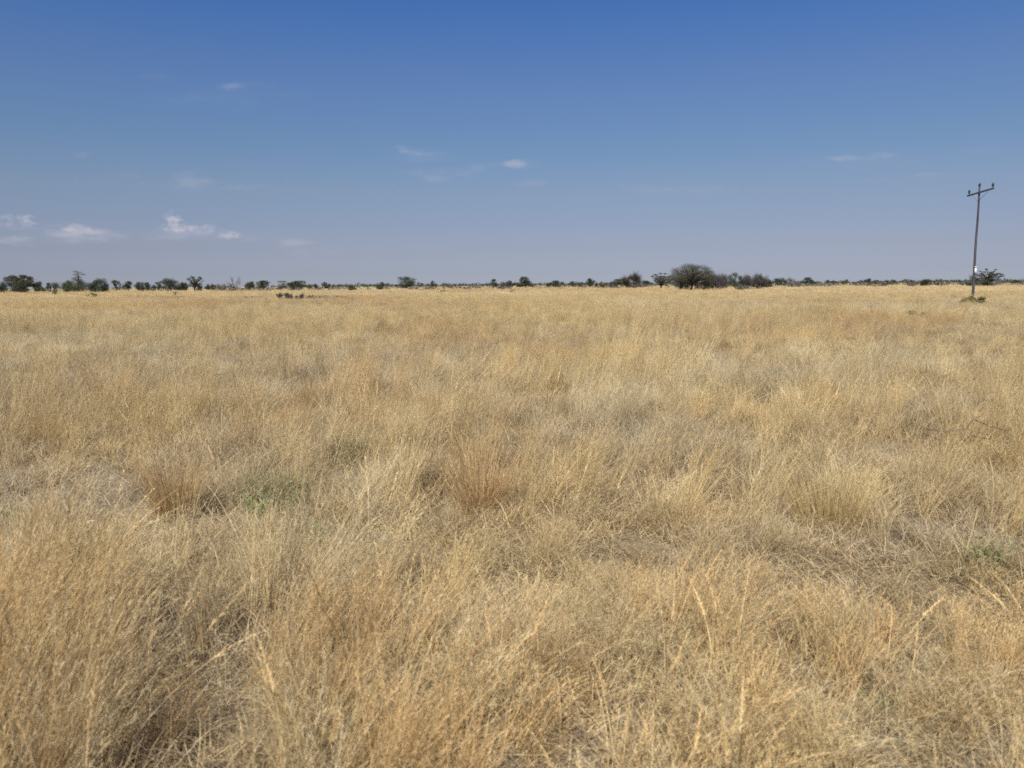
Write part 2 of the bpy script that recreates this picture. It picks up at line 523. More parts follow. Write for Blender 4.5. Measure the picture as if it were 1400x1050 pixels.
def patch(n, r, h, ws, k=4, heads_n=3, curve=(.1, 1.1), ncl=16, cr=.16):
    """a wider piece of sward made of separate clumps, coarser with range"""
    G = Geo()
    per = n // ncl
    for _ in range(ncl):
        a = rng.uniform(0, 2 * np.pi); q = r * math.sqrt(rng.random())
        hs = rng.uniform(.6, 1.12); w_ = rng.uniform(.7, 1.3)
        Lh = rng.uniform(*h, per) * hs
        P, D = stems(per, cr * w_, rng.uniform(0, 2 * np.pi, per), np.abs(rng.normal(0, .22, per)) + .05, rng.uniform(*curve, per), Lh, k=k)
        P = P + np.array([math.cos(a) * q, math.sin(a) * q, 0])
        c = bcol(per, .88, 1.1, .03) * rng.uniform(.72, 1.16) * np.clip(1 + rng.normal(0, .05) * np.array([.4, -.3, -1.4]), .6, 1.4)
        G.ribbons(P, width(per, k, ws, ws * .35), c)
        if heads_n: heads(G, P, D, .6, heads_n, .09, ws * .8, .35, c)
    return G


def tuft_plume(n=4):
    G = Geo()
    Lh = rng.uniform(.62, .98, n)
    P, D = stems(n, .09, rng.uniform(0, 2 * np.pi, n), np.abs(rng.normal(.05, .12, n)), rng.uniform(.1, .8, n), Lh, k=9, wig=.02)
    c = bcol(n, .95, 1.2, .04); G.ribbons(P, width(n, 9, .0034, .0015), c)
    heads(G, P, D, .70, 130, .030, .0025, .30, c * .96)
    return G


def tuft_arch(n=7):
    G = Geo()
    Lh = rng.uniform(.6, 1.0, n)
    P, D = stems(n, .06, rng.normal(0, .7, n), rng.uniform(.0, .3, n), rng.uniform(1.0, 2.1, n), Lh, k=10, wig=.02)
    c = bcol(n, 1.0, 1.3, .03); G.ribbons(P, width(n, 10, .0034, .0014), c)
    heads(G, P, D, .75, 14, .035, .002, .2, c)
    return G


VARS = []
def V_(kind, g): VARS.append((kind, g))
for q in range(5): V_('gold', tuft_golden())
for q in range(4): V_('feather', tuft_feather())
for q in range(4): V_('litter', tuft_litter())
for q in range(4): V_('leafy', tuft_leafy())
for q in range(3): V_('upright', tuft_upright())
for q in range(3): V_('stalk', tuft_stalks())
for q in range(2): V_('green', tuft_green())
for q in range(4): V_('plume', tuft_plume())
for q in range(3): V_('arch', tuft_arch())
for q in range(4): V_('mid', patch(432, .8, (.25, .68), .0048, heads_n=6, curve=(.2, 1.4), ncl=16, cr=.16))
for q in range(4): V_('far', patch(1200, 2.6, (.25, .62), .011, k=3, heads_n=3, ncl=60, cr=.3))
for q in range(3): V_('vfar', patch(1300, 8.0, (.25, .6), .035, k=3, heads_n=0, ncl=80, cr=.8))
KINDS = {}
for i_, (kd, _) in enumerate(VARS): KINDS.setdefault(kd, []).append(i_)
lib = bpy.data.collections.new('grass_forms')
for i_, (kd, gg) in enumerate(VARS):
    me = gg.mesh('tuft_%02d' % i_, M_GRASS)
    lib.objects.link(bpy.data.objects.new('tuft_%02d' % i_, me))

# what the photograph shows where on the plain: (px, py, rx, ry, kind, amount)
HINTS = [
    (1310, 835, 40, 14, 'gap', 1), (852, 785, 16, 16, 'gap', 1), (560, 855, 16, 14, 'gap', 1), (575, 880, 14, 12, 'gap', .9), (715, 558, 14, 4, 'gap', 1), (470, 668, 24, 8, 'gap', 1), (1330, 540, 20, 4, 'gap', 1),
    (1392, 545, 16, 5, 'gap', 1), (1115, 728, 22, 8, 'gap', 1), (600, 712, 20, 6, 'gap', 1), (205, 728, 24, 7, 'gap', .9), (130, 722, 20, 5, 'gap', .8), (100, 800, 10, 12, 'gap', .8), (220, 810, 12, 10, 'gap', .8), (1085, 690, 14, 12, 'gap', .7), (770, 625, 10, 6, 'gap', .7), (1265, 880, 12, 10, 'gap', .9), (1130, 870, 14, 10, 'gap', .8), (1380, 900, 14, 14, 'gap', .8), (850, 605, 10, 4, 'gap', .8), (985, 520, 14, 3, 'gap', .8),
    (120, 770, 260, 60, 'low', .9), (500, 760, 260, 60, 'low', .8), (700, 800, 200, 60, 'low', .6), (1100, 800, 260, 60, 'low', .8), (1330, 860, 120, 60, 'low', .8),
    (1240, 1000, 60, 60, 'low', .7), (560, 880, 90, 50, 'low', .6), (850, 800, 80, 40, 'low', .8), (1340, 555, 90, 16, 'low', .8), (715, 566, 40, 12, 'low', .8), (470, 680, 50, 24, 'low', .8),
    (80, 700, 190, 34, 'bare', 1.0), (150, 690, 90, 22, 'bare', .8), (560, 706, 110, 12, 'bare', .9), (690, 822, 70, 20, 'bare', .6), (420, 790, 60, 18, 'bare', .5),
    (1100, 725, 30, 12, 'bare', .7), (1310, 815, 70, 26, 'bare', .9), (560, 850, 60, 30, 'bare', .6), (850, 770, 60, 30, 'bare', .6), (330, 750, 60, 20, 'bare', .5),
    (1330, 530, 50, 12, 'bare', .8), (1390, 530, 30, 14, 'bare', .8), (715, 552, 34, 10, 'bare', .8), (470, 655, 44, 20, 'bare', .8), (240, 722, 60, 14, 'bare', .6),
    (1240, 960, 60, 26, 'bare', .4), (640, 715, 70, 10, 'bare', .6),
    (260, 425, 60, 14, 'red', .8), (100, 435, 60, 12, 'red', .5), (470, 412, 100, 8, 'red', .5), (760, 398, 120, 3, 'red', .6), (900, 402, 140, 3, 'red', .6),
    (700, 480, 110, 24, 'red', .7), (770, 500, 50, 14, 'red', .6), (590, 470, 80, 30, 'red', .5), (1180, 460, 120, 20, 'red', .5), (990, 470, 80, 16, 'red', .5),
    (120, 960, 170, 80, 'red', .55), (470, 960, 70, 90, 'red', .8), (300, 690, 60, 40, 'red', .6), (660, 660, 80, 60, 'red', .7), (1190, 960, 40, 100, 'red', .9),
    (900, 850, 60, 60, 'red', .5), (640, 960, 110, 70, 'red', .5), (1350, 1000, 80, 60, 'red', .8), (900, 1000, 90, 60, 'red', .5), (1300, 640, 70, 40, 'red', .4),
    (1000, 850, 80, 50, 'red', .4), (540, 560, 60, 30, 'red', .5), (160, 790, 60, 40, 'red', .5),
    (100, 480, 160, 22, 'pale', .9), (300, 560, 130, 22, 'pale', .9), (860, 560, 90, 26, 'pale', .9), (560, 545, 90, 22, 'pale', .7), (960, 545, 90, 18, 'pale', .8),
    (30, 780, 80, 50, 'pale', .7), (740, 745, 70, 30, 'pale', .6), (830, 950, 100, 80, 'pale', .9), (640, 900, 70, 50, 'pale', .5), (1240, 530, 90, 26, 'pale', .6),
    (420, 840, 80, 60, 'pale', .6), (1130, 545, 50, 14, 'pale', .6), (260, 800, 120, 50, 'pale', .5), (1350, 460, 90, 16, 'pale', .4), (1190, 700, 100, 40, 'pale', .4),
    (60, 600, 160, 50, 'gold', .8), (240, 880, 260, 110, 'gold', .9), (480, 620, 140, 40, 'gold', .5), (1150, 600, 160, 50, 'gold', .5), (820, 520, 90, 20, 'gold', .5),
    (780, 620, 120, 40, 'grey', .8), (980, 780, 140, 50, 'grey', .7), (1250, 740, 120, 50, 'grey', .6), (930, 640, 120, 40, 'grey', .5), (400, 810, 90, 40, 'grey', .5),
    (1100, 860, 130, 70, 'grey', .5), (100, 690, 200, 50, 'grey', .6), (1060, 420, 160, 8, 'grey', .5), (1240, 580, 60, 20, 'grey', .6), (700, 900, 60, 50, 'grey', .5),
    (355, 692, 16, 16, 'green', 1.0), (392, 690, 12, 12, 'green', .9), (430, 738, 26, 20, 'green', .6), (480, 636, 26, 12, 'green', .6), (1225, 960, 46, 34, 'green', .8),
    (1030, 885, 34, 26, 'green', .5), (1370, 600, 50, 20, 'green', .35), (130, 715, 40, 8, 'green', .4), (260, 712, 24, 8, 'green', .6), (400, 865, 30, 24, 'green', .4),
    (1080, 640, 30, 26, 'green', .25), (1350, 800, 60, 40, 'green', .4), (930, 900, 60, 50, 'green', .25), (700, 470, 16, 4, 'green', .3), (860, 470, 20, 4, 'green', .3),
    (1100, 720, 34, 30, 'green', .25), (1010, 660, 26, 20, 'green', .2), (640, 1010, 40, 30, 'green', .2), (60, 720, 60, 16, 'green', .3)]


SHRUBS = [(1331, 404, 35, 78, 2.4, 17), (1332, 404, 35, 60, 2.2, 9), (124, 399.5, 17, 130, 2, 16), (75, 394, 8, 170, 2, 16), (239, 399, 9, 150, 2, 16), (605, 396, 9, 170, 2, 16), (1258, 438, 34, 40, 1.3, 3), (1372, 430, 26, 48, 1.3, 4),
          (482, 408, 14, 100, 1.6, 8), (700, 395, 12, 190, 2, 16), (396, 400.5, 60, 112, 4.2, 12), (445, 403.5, 50, 115, 3.5, 10)]
CLEAR = [(*ground_at(357, 712), .22, .8), (*ground_at(393, 710), .2, .6), (*ground_at(432, 757), .2, .5)] + [(*at_depth(a, d), r_, f_) for a, _, _, d, r_, f_ in SHRUBS] + [(*ground_at(238, 716), .5, 1.5), (*ground_at(655, 706), .55, 1.4), (*ground_at(1135, 722), .6, 1.4)]


def fields(x, y):
    px, py = project(x, y, np.zeros_like(x))
    f = dict(
        red=ss(.52, .74, fbm(x, y, 2.2, 1) * .5 + fbm(x, y, 14, 2) * .5) * .9,
        pale=ss(.48, .66, fbm(x, y, 3.0, 3) * .55 + fbm(x, y, 18, 4) * .45),
        gold=ss(.44, .62, fbm(x, y, 2.4, 5) * .5 + fbm(x, y, 11, 6) * .5),
        bare=ss(.62, .76, fbm(x, y, 1.7, 7)) * .7,
        grey=ss(.48, .68, fbm(x, y, 2.8, 8) * .6 + fbm(x, y, 22, 9) * .4),
        green=ss(.70, .8, fbm(x, y, .9, 10, 2) * .6 + fbm(x, y, 6, 13) * .4) * .3,
        gap=ss(.66, .74, fbm(x, y, .75, 16, 2)),
        low=ss(.55, .75, fbm(x, y, 9, 15, 2)) * .5,
        tone=fbm(x, y, 1.3, 11) * .4 + fbm(x, y, 7, 12) * .3 + fbm(x, y, 45, 14) * .3)
    for hx, hy, rx, ry, kd, am in HINTS:
        gq = np.exp(-1.1 * (((px - hx) / rx) ** 2 + ((py - hy) / ry) ** 2)) * am
        f[kd] = np.clip(f[kd] * (1 - .6 * gq) + gq, 0, 1)
        if kd in ('gold', 'red'): f['low'] = f['low'] * (1 - .5 * gq)
        if kd in ('bare',):
            for o_ in ('gold', 'red', 'pale'): f[o_] = f[o_] * (1 - .6 * gq)
    return f


C_GOLD = np.array([.65, .492, .238]); C_PALE = np.array([.67, .56, .335]); C_RED = np.array([.52, .335, .15])
C_GREY = np.array([.47, .38, .255]); C_LEAF = np.array([.56, .425, .225]); C_GREEN = np.array([.24, .27, .11]); C_OLIVE = np.array([.36, .33, .15])
PTS, ROT, SCL, VID, ICOL = [], [], [], [], []


def scatter(y0, y1, kind, dens, weight, color, hscale=(.8, 1.2), tilt=(6, 10), margin=2.6, size=1.0, edge=.68, zmul=None):
    """uniform points over the wedge, kept with probability weight(fields)"""
    A = edge * (y1 ** 2 - y0 ** 2) + 2 * margin * (y1 - y0)
    n = int(A * dens)
    y = np.sqrt(rng.uniform(y0 ** 2, y1 ** 2, int(n * 1.6)))       # denser outward like the wedge
    u = rng.uniform(-1, 1, len(y))
    keep = rng.random(len(y)) < (edge * y + margin) / (edge * y * 1.0 + margin * 1.0)
    # wedge with constant margin: rejection in y
    wy = (edge * y + margin) / y
    keep &= rng.random(len(y)) < wy / ((edge * y0 + margin) / y0)
    y = y[keep]; u = u[keep]
    if len(y) > n: y, u = y[:n], u[:n]
    x = u * (edge * y + margin)
    f = fields(x, y)
    wt = np.clip(weight(f), 0, 1)
    if kind in ('gold', 'feather', 'leafy', 'upright', 'stalk', 'plume', 'arch'):           # grass grows in clumps with gaps between
        wt = wt * (.34 + 1.0 * ss(.36, .62, fbm(x, y, .55 if y1 < 20 else .8, 44, 2)))
    if kind != 'litter':
        for (tx, ty, rr_, fr_) in CLEAR:
            if kind == 'leafy' and rr_ < 1: continue
            wt = np.where(((x - tx) / rr_) ** 2 + ((y - ty + fr_ * .42) / (fr_ * .62)) ** 2 < 1, wt * .06, wt)
    if y1 < 60: wt = wt * (1 - .85 * f['gap'])
    k2 = rng.random(len(x)) < wt
    x, y = x[k2], y[k2]; f = {a: v[k2] for a, v in f.items()}
    n = len(x)
    hs = rng.uniform(*hscale, n) * (.52 + .56 * ss(.3, .72, fbm(x, y, 1.1, 41, 3) * .6 + fbm(x, y, 6, 42, 2) * .4)) * (1 - .4 * f['bare']) * (1 - .45 * f['low']) * 1.1
    if kind in ('feather', 'gold', 'upright', 'stalk', 'leafy', 'litter') and y1 < 60: hs = hs * (.86 + .3 * ss(.3, .7, fbm(x, y, .45, 43, 1)))
    ids = np.array(KINDS[kind]); vid = ids[rng.integers(0, len(ids), n)]
    ph = rng.uniform(0, 2 * np.pi, n)
    tl = np.radians(rng.normal(tilt[0], tilt[1], n) + 8 * (fbm(x, y, 5, 21, 2) - .5) * 2)
    c, s = np.cos(tl), np.sin(tl); cp, sp = np.cos(ph), np.sin(ph)
    ex = np.arctan2(s * sp, c); ey = -np.arcsin(np.clip(-s * cp, -1, 1)); ez = np.arctan2(sp, c * cp)
    z = (fbm(x, y, 3.0, 3) - .5) * .10 * np.exp(-np.maximum(0, np.hypot(x, y) - 10) / 25)
    PTS.append(np.stack([x, y, z - .01], -1)); ROT.append(np.stack([ex, ey, ez], -1))
    sxy = size * rng.uniform(.85, 1.15, n)
    SCL.append(np.stack([sxy, sxy, hs * (size if zmul is None else zmul)], -1)); VID.append(vid)
    col = color(f, n) * (rng.uniform(.86, 1.12, (n, 1)) if kind in ('mid', 'far', 'vfar') else rng.uniform(.7, 1.22, (n, 1))) * (.78 + .44 * f['tone'])[:, None]
    ICOL.append(np.clip(col, .01, .9))


def mixc(a, b_, t):
    return a * (1 - t[:, None]) + b_ * t[:, None]


def col_gold(f, n):
    return mixc(mixc(mixc(np.tile(C_GOLD, (n, 1)), C_PALE, f['pale'] * .6), C_RED, f['red'] * .75), C_GREY, f['grey'] * .35)


def col_pale(f, n): return mixc(mixc(np.tile(C_PALE, (n, 1)), C_GREY, f['grey'] * .5), C_GOLD, f['gold'] * .4)


def col_litter(f, n): return mixc(mixc(np.tile(C_LEAF, (n, 1)), C_GREY, .25 + .7 * f['grey']), C_OLIVE, f['green'] * .6)


def col_leafy(f, n): return mixc(mixc(mixc(np.tile(C_LEAF, (n, 1)), C_GREY, f['grey'] * .8), C_RED, f['red'] * .35), C_OLIVE, np.clip(f['green'] * .9 + .06, 0, 1))


def col_red(f, n): return mixc(np.tile(C_RED, (n, 1)), C_GOLD, .15 + .5 * rng.random(n))


def col_green(f, n): return mixc(np.tile(C_GREEN, (n, 1)), C_OLIVE, .2 + .7 * rng.random(n))


Z1, Z2 = 13, 40
for (a, b_, k) in ((1.7, Z1, 1.0), (Z1, Z2, .62)):
    big = 1.0 if k == 1 else 1.15
    scatter(a, b_, 'litter', 40 * k * k, lambda f: .75 + .25 * f['bare'], col_litter, size=1.0 * big)
    scatter(a, b_, 'leafy', 34 * k, lambda f: .80 - .45 * f['bare'] + .2 * f['grey'], col_leafy, size=big)
    scatter(a, b_, 'feather', 15 * k, lambda f: (.18 + .8 * f['pale']) * (1 - .85 * f['bare']), col_pale, tilt=(15, 12), size=big)
    scatter(a, b_, 'gold', 11 * k, lambda f: (.13 + .75 * f['gold'] + .3 * f['red']) * (1 - .9 * f['bare']), col_gold, tilt=(15, 10), size=big)
    scatter(a, b_, 'upright', 2.2 * k, lambda f: (.02 + .8 * f['red']) * (1 - .8 * f['bare']), col_red, tilt=(5, 6), hscale=(.6, 1.15))
    scatter(a, b_, 'stalk', 3.0 * k, lambda f: (.12 + .5 * f['gold'] + .4 * f['red']) * (1 - .7 * f['bare']), col_gold, tilt=(14, 13), hscale=(.7, 1.1))
    scatter(a, b_, 'plume', 3.2 * k, lambda f: (.06 + .85 * f['gold'] + .2 * f['red']) * (1 - .7 * f['bare']) * (1 - .6 * f['low']), col_gold, tilt=(13, 10), hscale=(.8, 1.2))
    scatter(a, b_, 'arch', 1.6 * k, lambda f: (.12 + .5 * f['pale'] + .3 * f['gold']) * (1 - .7 * f['bare']), col_pale, tilt=(10, 12), hscale=(.8, 1.15))
    scatter(a, b_, 'green', 5.0 * k, lambda f: f['green'] * .8, col_green, hscale=(.5, 1.0))
scatter(1.5, 4.3, 'plume', 6.0, lambda f: .75 - .4 * f['bare'], lambda f, n: mixc(col_gold(f, n), C_RED, .4 * rng.random(n)) * 1.12, tilt=(12, 9), hscale=(1.0, 1.35))  # near tall stalks coloured brighter to offset dense self-shadowing
scatter(1.5, 4.6, 'gold', 9.0, lambda f: .8 - .5 * f['bare'], lambda f, n: mixc(col_gold(f, n), C_RED, .15 + .65 * rng.random(n)) * 1.16, tilt=(13, 9), hscale=(.9, 1.25))  # same lift in the straw colour, against the tufts' own shade
scatter(1.5, 4.6, 'feather', 11.0, lambda f: .4 + .5 * f['pale'], col_pale, tilt=(13, 9), hscale=(1.0, 1.4), size=1.15)
scatter(36, 130, 'mid', 1.5, lambda f: .9 - .5 * f['bare'], lambda f, n: mixc(col_gold(f, n), C_PALE, .25 * f['pale']) * .97, tilt=(11, 5), zmul=1.0)
scatter(36, 75, 'leafy', 1.6, lambda f: .3 + .5 * f['grey'], col_leafy, size=1.5)
scatter(36, 90, 'gold', 1.1, lambda f: .2 + .7 * f['gold'], col_gold, tilt=(9, 8), size=1.3)
scatter(36, 90, 'upright', .12, lambda f: f['red'], col_red, tilt=(5, 6), size=1.3)
scatter(36, 80, 'feather', .8, lambda f: f['pale'], col_pale, tilt=(9, 8), size=1.5)
scatter(118, 330, 'far', .15, lambda f: .95 - .4 * f['bare'], lambda f, n: mixc(col_gold(f, n), C_PALE, .2 + 0 * f['pale']) * 1.03, tilt=(7, 3), zmul=1.0, size=1.0)
scatter(310, 900, 'vfar', .018, lambda f: .95 - .4 * f['bare'], lambda f, n: mixc(col_gold(f, n), C_PALE, .4 + 0 * f['pale']) * .98, tilt=(3, 1), zmul=.55)

PTS = np.concatenate(PTS); ROT = np.concatenate(ROT); SCL = np.concatenate(SCL); VID = np.concatenate(VID); ICOL = np.concatenate(ICOL)
print('grass instances', len(PTS))
me = bpy.data.meshes.new('grass')
me.vertices.add(len(PTS)); me.vertices.foreach_set('co', PTS.astype(np.float32).ravel())
for nm, tp, arr, key in (('irot', 'FLOAT_VECTOR', ROT, 'vector'), ('iscl', 'FLOAT_VECTOR', SCL, 'vector'), ('icol', 'FLOAT_COLOR', np.concatenate([ICOL, np.ones((len(ICOL), 1))], 1), 'color')):
    at_ = me.attributes.new(nm, tp, 'POINT'); at_.data.foreach_set(key, arr.astype(np.float32).ravel())
at_ = me.attributes.new('vid', 'INT', 'POINT'); at_.data.foreach_set('value', VID.astype(np.int32))
me.materials.append(M_GRASS)
grass = link('grass', me)
tag(grass, 'dry golden savanna grass covering the whole plain', 'grass', kind='stuff')
ng = bpy.data.node_groups.new('grass_scatter', 'GeometryNodeTree')
ng.interface.new_socket('Geometry', in_out='INPUT', socket_type='NodeSocketGeometry')
ng.interface.new_socket('Geometry', in_out='OUTPUT', socket_type='NodeSocketGeometry')
gi = ng.nodes.new('NodeGroupInput'); go = ng.nodes.new('NodeGroupOutput')
ci = ng.nodes.new('GeometryNodeCollectionInfo'); ci.inputs['Collection'].default_value = lib
ci.inputs['Separate Children'].default_value = True; ci.inputs['Reset Children'].default_value = True
ip = ng.nodes.new('GeometryNodeInstanceOnPoints')
def NA(name, tp):
    n = ng.nodes.new('GeometryNodeInputNamedAttribute'); n.data_type = tp; n.inputs['Name'].default_value = name
    return n.outputs['Attribute']
e2r = ng.nodes.new('FunctionNodeEulerToRotation')
ng.links.new(gi.outputs[0], ip.inputs['Points']); ng.links.new(ci.outputs[0], ip.inputs['Instance'])
ip.inputs['Pick Instance'].default_value = True
ng.links.new(NA('vid', 'INT'), ip.inputs['Instance Index'])
ng.links.new(NA('irot', 'FLOAT_VECTOR'), e2r.inputs[0]); ng.links.new(e2r.outputs[0], ip.inputs['Rotation'])
ng.links.new(NA('iscl', 'FLOAT_VECTOR'), ip.inputs['Scale'])
ng.links.new(ip.outputs[0], go.inputs[0])
md = grass.modifiers.new('scatter', 'NODES'); md.node_group = ng

# ------------------------------------------------------------------ single tussocks and weeds one can point at
def single(name, G, px, py, label, cat, col, scale=1.0, group=None, D=None, sz=None):
    for i_ in range(len(G.C)): G.C[i_] = G.C[i_] * np.array(col)
    x, y = ground_at(px, py) if D is None else at_depth(px, D)
    o = link(name, G.mesh(name, M_TUSSOCK), loc=(x, y, -.01))
    o.scale = (scale, scale, scale if sz is None else sz)
    return tag(o, label, cat, group)

single('grass_tussock', tuft_upright(600, .10, (.30, .68), 1.3, .66), 238, 716, 'reddish brown tussock fanning out beside the bare pale soil', 'grass tussock', np.array([.56, .38, .17]))
single('grass_tussock', tuft_upright(560, .14, (.24, .72), 1.2, .75), 655, 706, 'wide rust tinted tussock in the middle of the field', 'grass tussock', np.array([.58, .385, .175]))
single('grass_tussock', tuft_upright(760, .24, (.22, .58), 1.2, .75), 1135, 722, 'broad yellow straw tussock with a dark hollow at its foot', 'grass tussock', C_GOLD * [.98, .97, .92])

for (px, py, sc_, lb) in ((357, 712, .75, 'small dusty green weed between the two fan shaped tussocks'), (393, 710, .6, 'thin pale green weed next to the dusty green weed'),
                          (432, 757, .6, 'dull grey green weed in matted grass below the dusty green weed')):
    g_ = tuft_green(13)
    single('green_weed', g_, px, py, lb, 'weed', np.array([.27, .31, .13]) if sc_ > .7 else np.array([.33, .34, .18]), sc_, 'green weeds in the dry grass')

# ------------------------------------------------------------------ trees
GREENS = {'dark': (.040, .052, .026), 'green': (.055, .070, .030), 'brown': (.054, .058, .028), 'grey': (.13, .13, .11), 'mauve': (.10, .088, .084), 'olive': (.25, .24, .11), 'yellow': (.17, .165, .05), 'rust': (.070, .056, .040)}


def crown_leaves(G, clumps, n, size, base):
    """clumps: list of (cx,cy,cz,rx,ry,rz); leaves lie mostly in the outer shell of each clump"""
    cl = np.array(clumps); wgt = cl[:, 3] * cl[:, 4] + cl[:, 3] * cl[:, 5]; wgt /= wgt.sum()
    k = rng.choice(len(cl), n, p=wgt)
    d = rng.normal(size=(n, 3)); d /= np.linalg.norm(d, axis=1)[:, None]
    rr = rng.random(n) ** .45
    P = cl[k, :3] + d * rr[:, None] * cl[k, 3:]
    tone = rng.uniform(.75, 1.3, len(cl))
    c = np.array(base)[None] * tone[k][:, None] * rng.uniform(.65, 1.4, (n, 1))
    c[:, 0] *= rng.uniform(.85, 1.25, n)
    G.leaves(P, size, c, flat=.3)


def limb(G, p0, p1, r0, r1, sag=.1, k=5, m=6):
    p0 = np.array(p0, float); p1 = np.array(p1, float)
    t = np.linspace(0, 1, k)[:, None]
    ln = np.linalg.norm(p1 - p0)
    mid = rng.normal(0, ln * .07, 3)
    pts = p0 + (p1 - p0) * t + np.sin(np.pi * t) * (mid + np.array([0, 0, -sag * ln]))
    G.tube(pts, np.linspace(r0, r1, k), m)


def twigs(G, p0, d, L_, r, depth, col, k=3):
    """recursive bare branching, ribbons of thin twigs at the ends"""
    d = d / np.linalg.norm(d)
    p1 = p0 + d * L_
    mid = (p0 + p1) / 2 + rng.normal(0, L_ * .08, 3)
    G.tube([p0, mid, p1], [r, r * .8, r * .6], 4, col)
    if depth == 0: return
    for _ in range(k):
        dd = d + rng.normal(0, .5, 3); dd[2] = dd[2] * .8 + .18
        st = p0 + (p1 - p0) * rng.uniform(.5, 1)
        twigs(G, st, dd, L_ * rng.uniform(.55, .85), r * .55, depth - 1, col, k)


def tree(kind, x0, x1, top, D, label, hue='dark', group=None, name=None, base_gap=0.0, dens=1.0, lean=0.0):
    xc = (x0 + x1) / 2
    X0, Y0 = at_depth(xc, D)
    mpp = D / math.cos(math.atan(abs(xc - 700) / FPX)) / FPX * math.cos(math.atan(abs(xc - 700) / FPX))
    W = (x1 - x0) * mpp
    H = CAMZ + (hor(xc) - top) * mpp
    rt = bpy.data.objects.new(name or ('bush' if kind in ('bush', 'barebush') else 'dead_tree' if kind == 'dead' else 'tree'), None)
    COL.objects.link(rt); rt.location = (X0, Y0, 0)
    rt.empty_display_size = 1
    cat = {'bush': 'bush', 'barebush': 'bush', 'dead': 'dead tree'}.get(kind, 'tree')
    tag(rt, label, cat, group)
    T, C = Geo(), Geo()
    ls = max(.10, D / 800 * .42)                      # leaf clusters near half a picture element
    base = GREENS[hue]
    hw = W / 2 * (1.16 if kind in ('bush', 'round') else 1.06)
    if kind == 'bush':
        n = max(7, int(14 * dens))
        cl = []
        for _ in range(n):
            a = rng.uniform(0, 2 * np.pi); q = rng.random() ** .5 * .66
            zz = rng.uniform(.18, .78)
            f = math.sqrt(max(.15, 1 - ((zz - .4) / .62) ** 2))
            cr = rng.uniform(.24, .36)
            cl.append((math.cos(a) * q * hw * f, math.sin(a) * q * hw * f, zz * H, cr * hw, cr * hw, cr * .62 * H))
        cl.append((0, 0, .4 * H, hw * .7, hw * .7, H * .42))
        crown_leaves(C, cl, int(min(9000, max(500, 9 * W * H / ls ** 2 * dens))), ls, base)
        for c in cl[:7]: limb(T, (0, 0, 0), c[:3], .045 * H ** .7, .015 * H ** .7, 0)
    elif kind == 'round':
        th = H * max(.16, base_gap)
        cl = []
        for _ in range(int(22 * dens) + 6):
            a = rng.uniform(0, 2 * np.pi); q = rng.random() ** .5 * .74
            zz = rng.uniform(.05, .9)
            f = math.sqrt(max(.1, 1 - ((zz - .42) / .66) ** 2))
            cr = rng.uniform(.2, .32)
            cl.append((math.cos(a) * q * hw * f + lean * zz * hw, math.sin(a) * q * hw * f, th + zz * (H - th) * .92, cr * hw, cr * hw, cr * .5 * (H - th)))
        if dens >= .8: cl.append((0, 0, th + .5 * (H - th), .74 * hw, .74 * hw, .44 * (H - th)))
        crown_leaves(C, cl, int(min(9000, max(600, 8.5 * W * H / ls ** 2 * dens))), ls, base)
        limb(T, (0, 0, 0), (0, 0, th * 1.6), .05 * H ** .8, .035 * H ** .8, 0)
        for c in cl[:9]: limb(T, (0, 0, th * rng.uniform(.8, 1.5)), c[:3], .025 * H ** .8, .008 * H ** .8, .05)
    elif kind in ('umbrella', 'open'):
        th = H * .28
        cl = []
        nn = int((44 if kind == 'umbrella' else 40) * dens)
        for q_ in range(nn):
            a = q_ * 2.4 + rng.uniform(-.3, .3); q = ((q_ + .5) / nn) ** .5 * .86
            zz = H * (.93 - .34 * q ** 2.4) - (rng.random() ** 1.1) * H * (.55 if kind == 'umbrella' else .62) * (1 - .35 * q)
            cr = rng.uniform(.15, .26) * (1 if kind == 'umbrella' else .66)
            cl.append((math.cos(a) * q * hw, math.sin(a) * q * hw, zz, cr * hw, cr * hw, cr * hw * (.30 if kind == 'open' else .5)))
        crown_leaves(C, cl, int(min(30000, max(500, (14 if kind == 'umbrella' else 3.0) * W * H / ls ** 2 * dens))), ls, base)
        limb(T, (0, 0, 0), (rng.uniform(-.05, .05) * W, 0, th), .045 * H, .032 * H, 0, m=8)
        for c in cl:
            el = np.array([c[0] * .45, c[1] * .45, th + (c[2] - th) * .62])
            limb(T, (0, 0, th * rng.uniform(.75, 1)), el, .02 * H, .011 * H, -.06)
            limb(T, el, c[:3], .011 * H, .004 * H, .05)
            for _ in range(3):
                limb(T, el, np.array(c[:3]) + rng.normal(0, 1, 3) * np.array(c[3:]) * .7, .006 * H, .002 * H, .03, 3, 4)
    elif kind == 'layered':                             # tall leaning tree with separate flat tiers over a broad bush
        limb(T, (0, 0, 0), (.12 * W, 0, H * .93), .045 * H, .012 * H, 0, 6)
        cl = []
        for (u, z, r_, t_) in ((.30, .95, .17, .045), (.44, .88, .13, .035), (.16, .84, .17, .04), (.30, .74, .2, .05), (.02, .68, .15, .04), (.20, .60, .3, .08), (-.1, .5, .3, .1), (.3, .48, .34, .12), (-.45, .36, .34, .14), (.1, .36, .4, .18), (.5, .34, .34, .16), (-.75, .24, .3, .16), (-.3, .22, .4, .2), (.1, .2, .4, .2), (.5, .2, .4, .2), (.85, .26, .25, .16)):
            for __ in range(3):
                cl.append((u * hw * 1.0 + rng.normal(0, .1) * hw, rng.normal(0, .25) * hw, z * H + rng.normal(0, .02) * H, r_ * hw, r_ * hw, t_ * H))
            limb(T, (.12 * W * z, 0, H * z * .85), (u * hw, 0, z * H), .014 * H, .006 * H)
        crown_leaves(C, cl, int(6.0 * W * H / ls ** 2), ls, base)
    elif kind in ('bare', 'barebush', 'dead'):
        col = np.array(GREENS[hue])
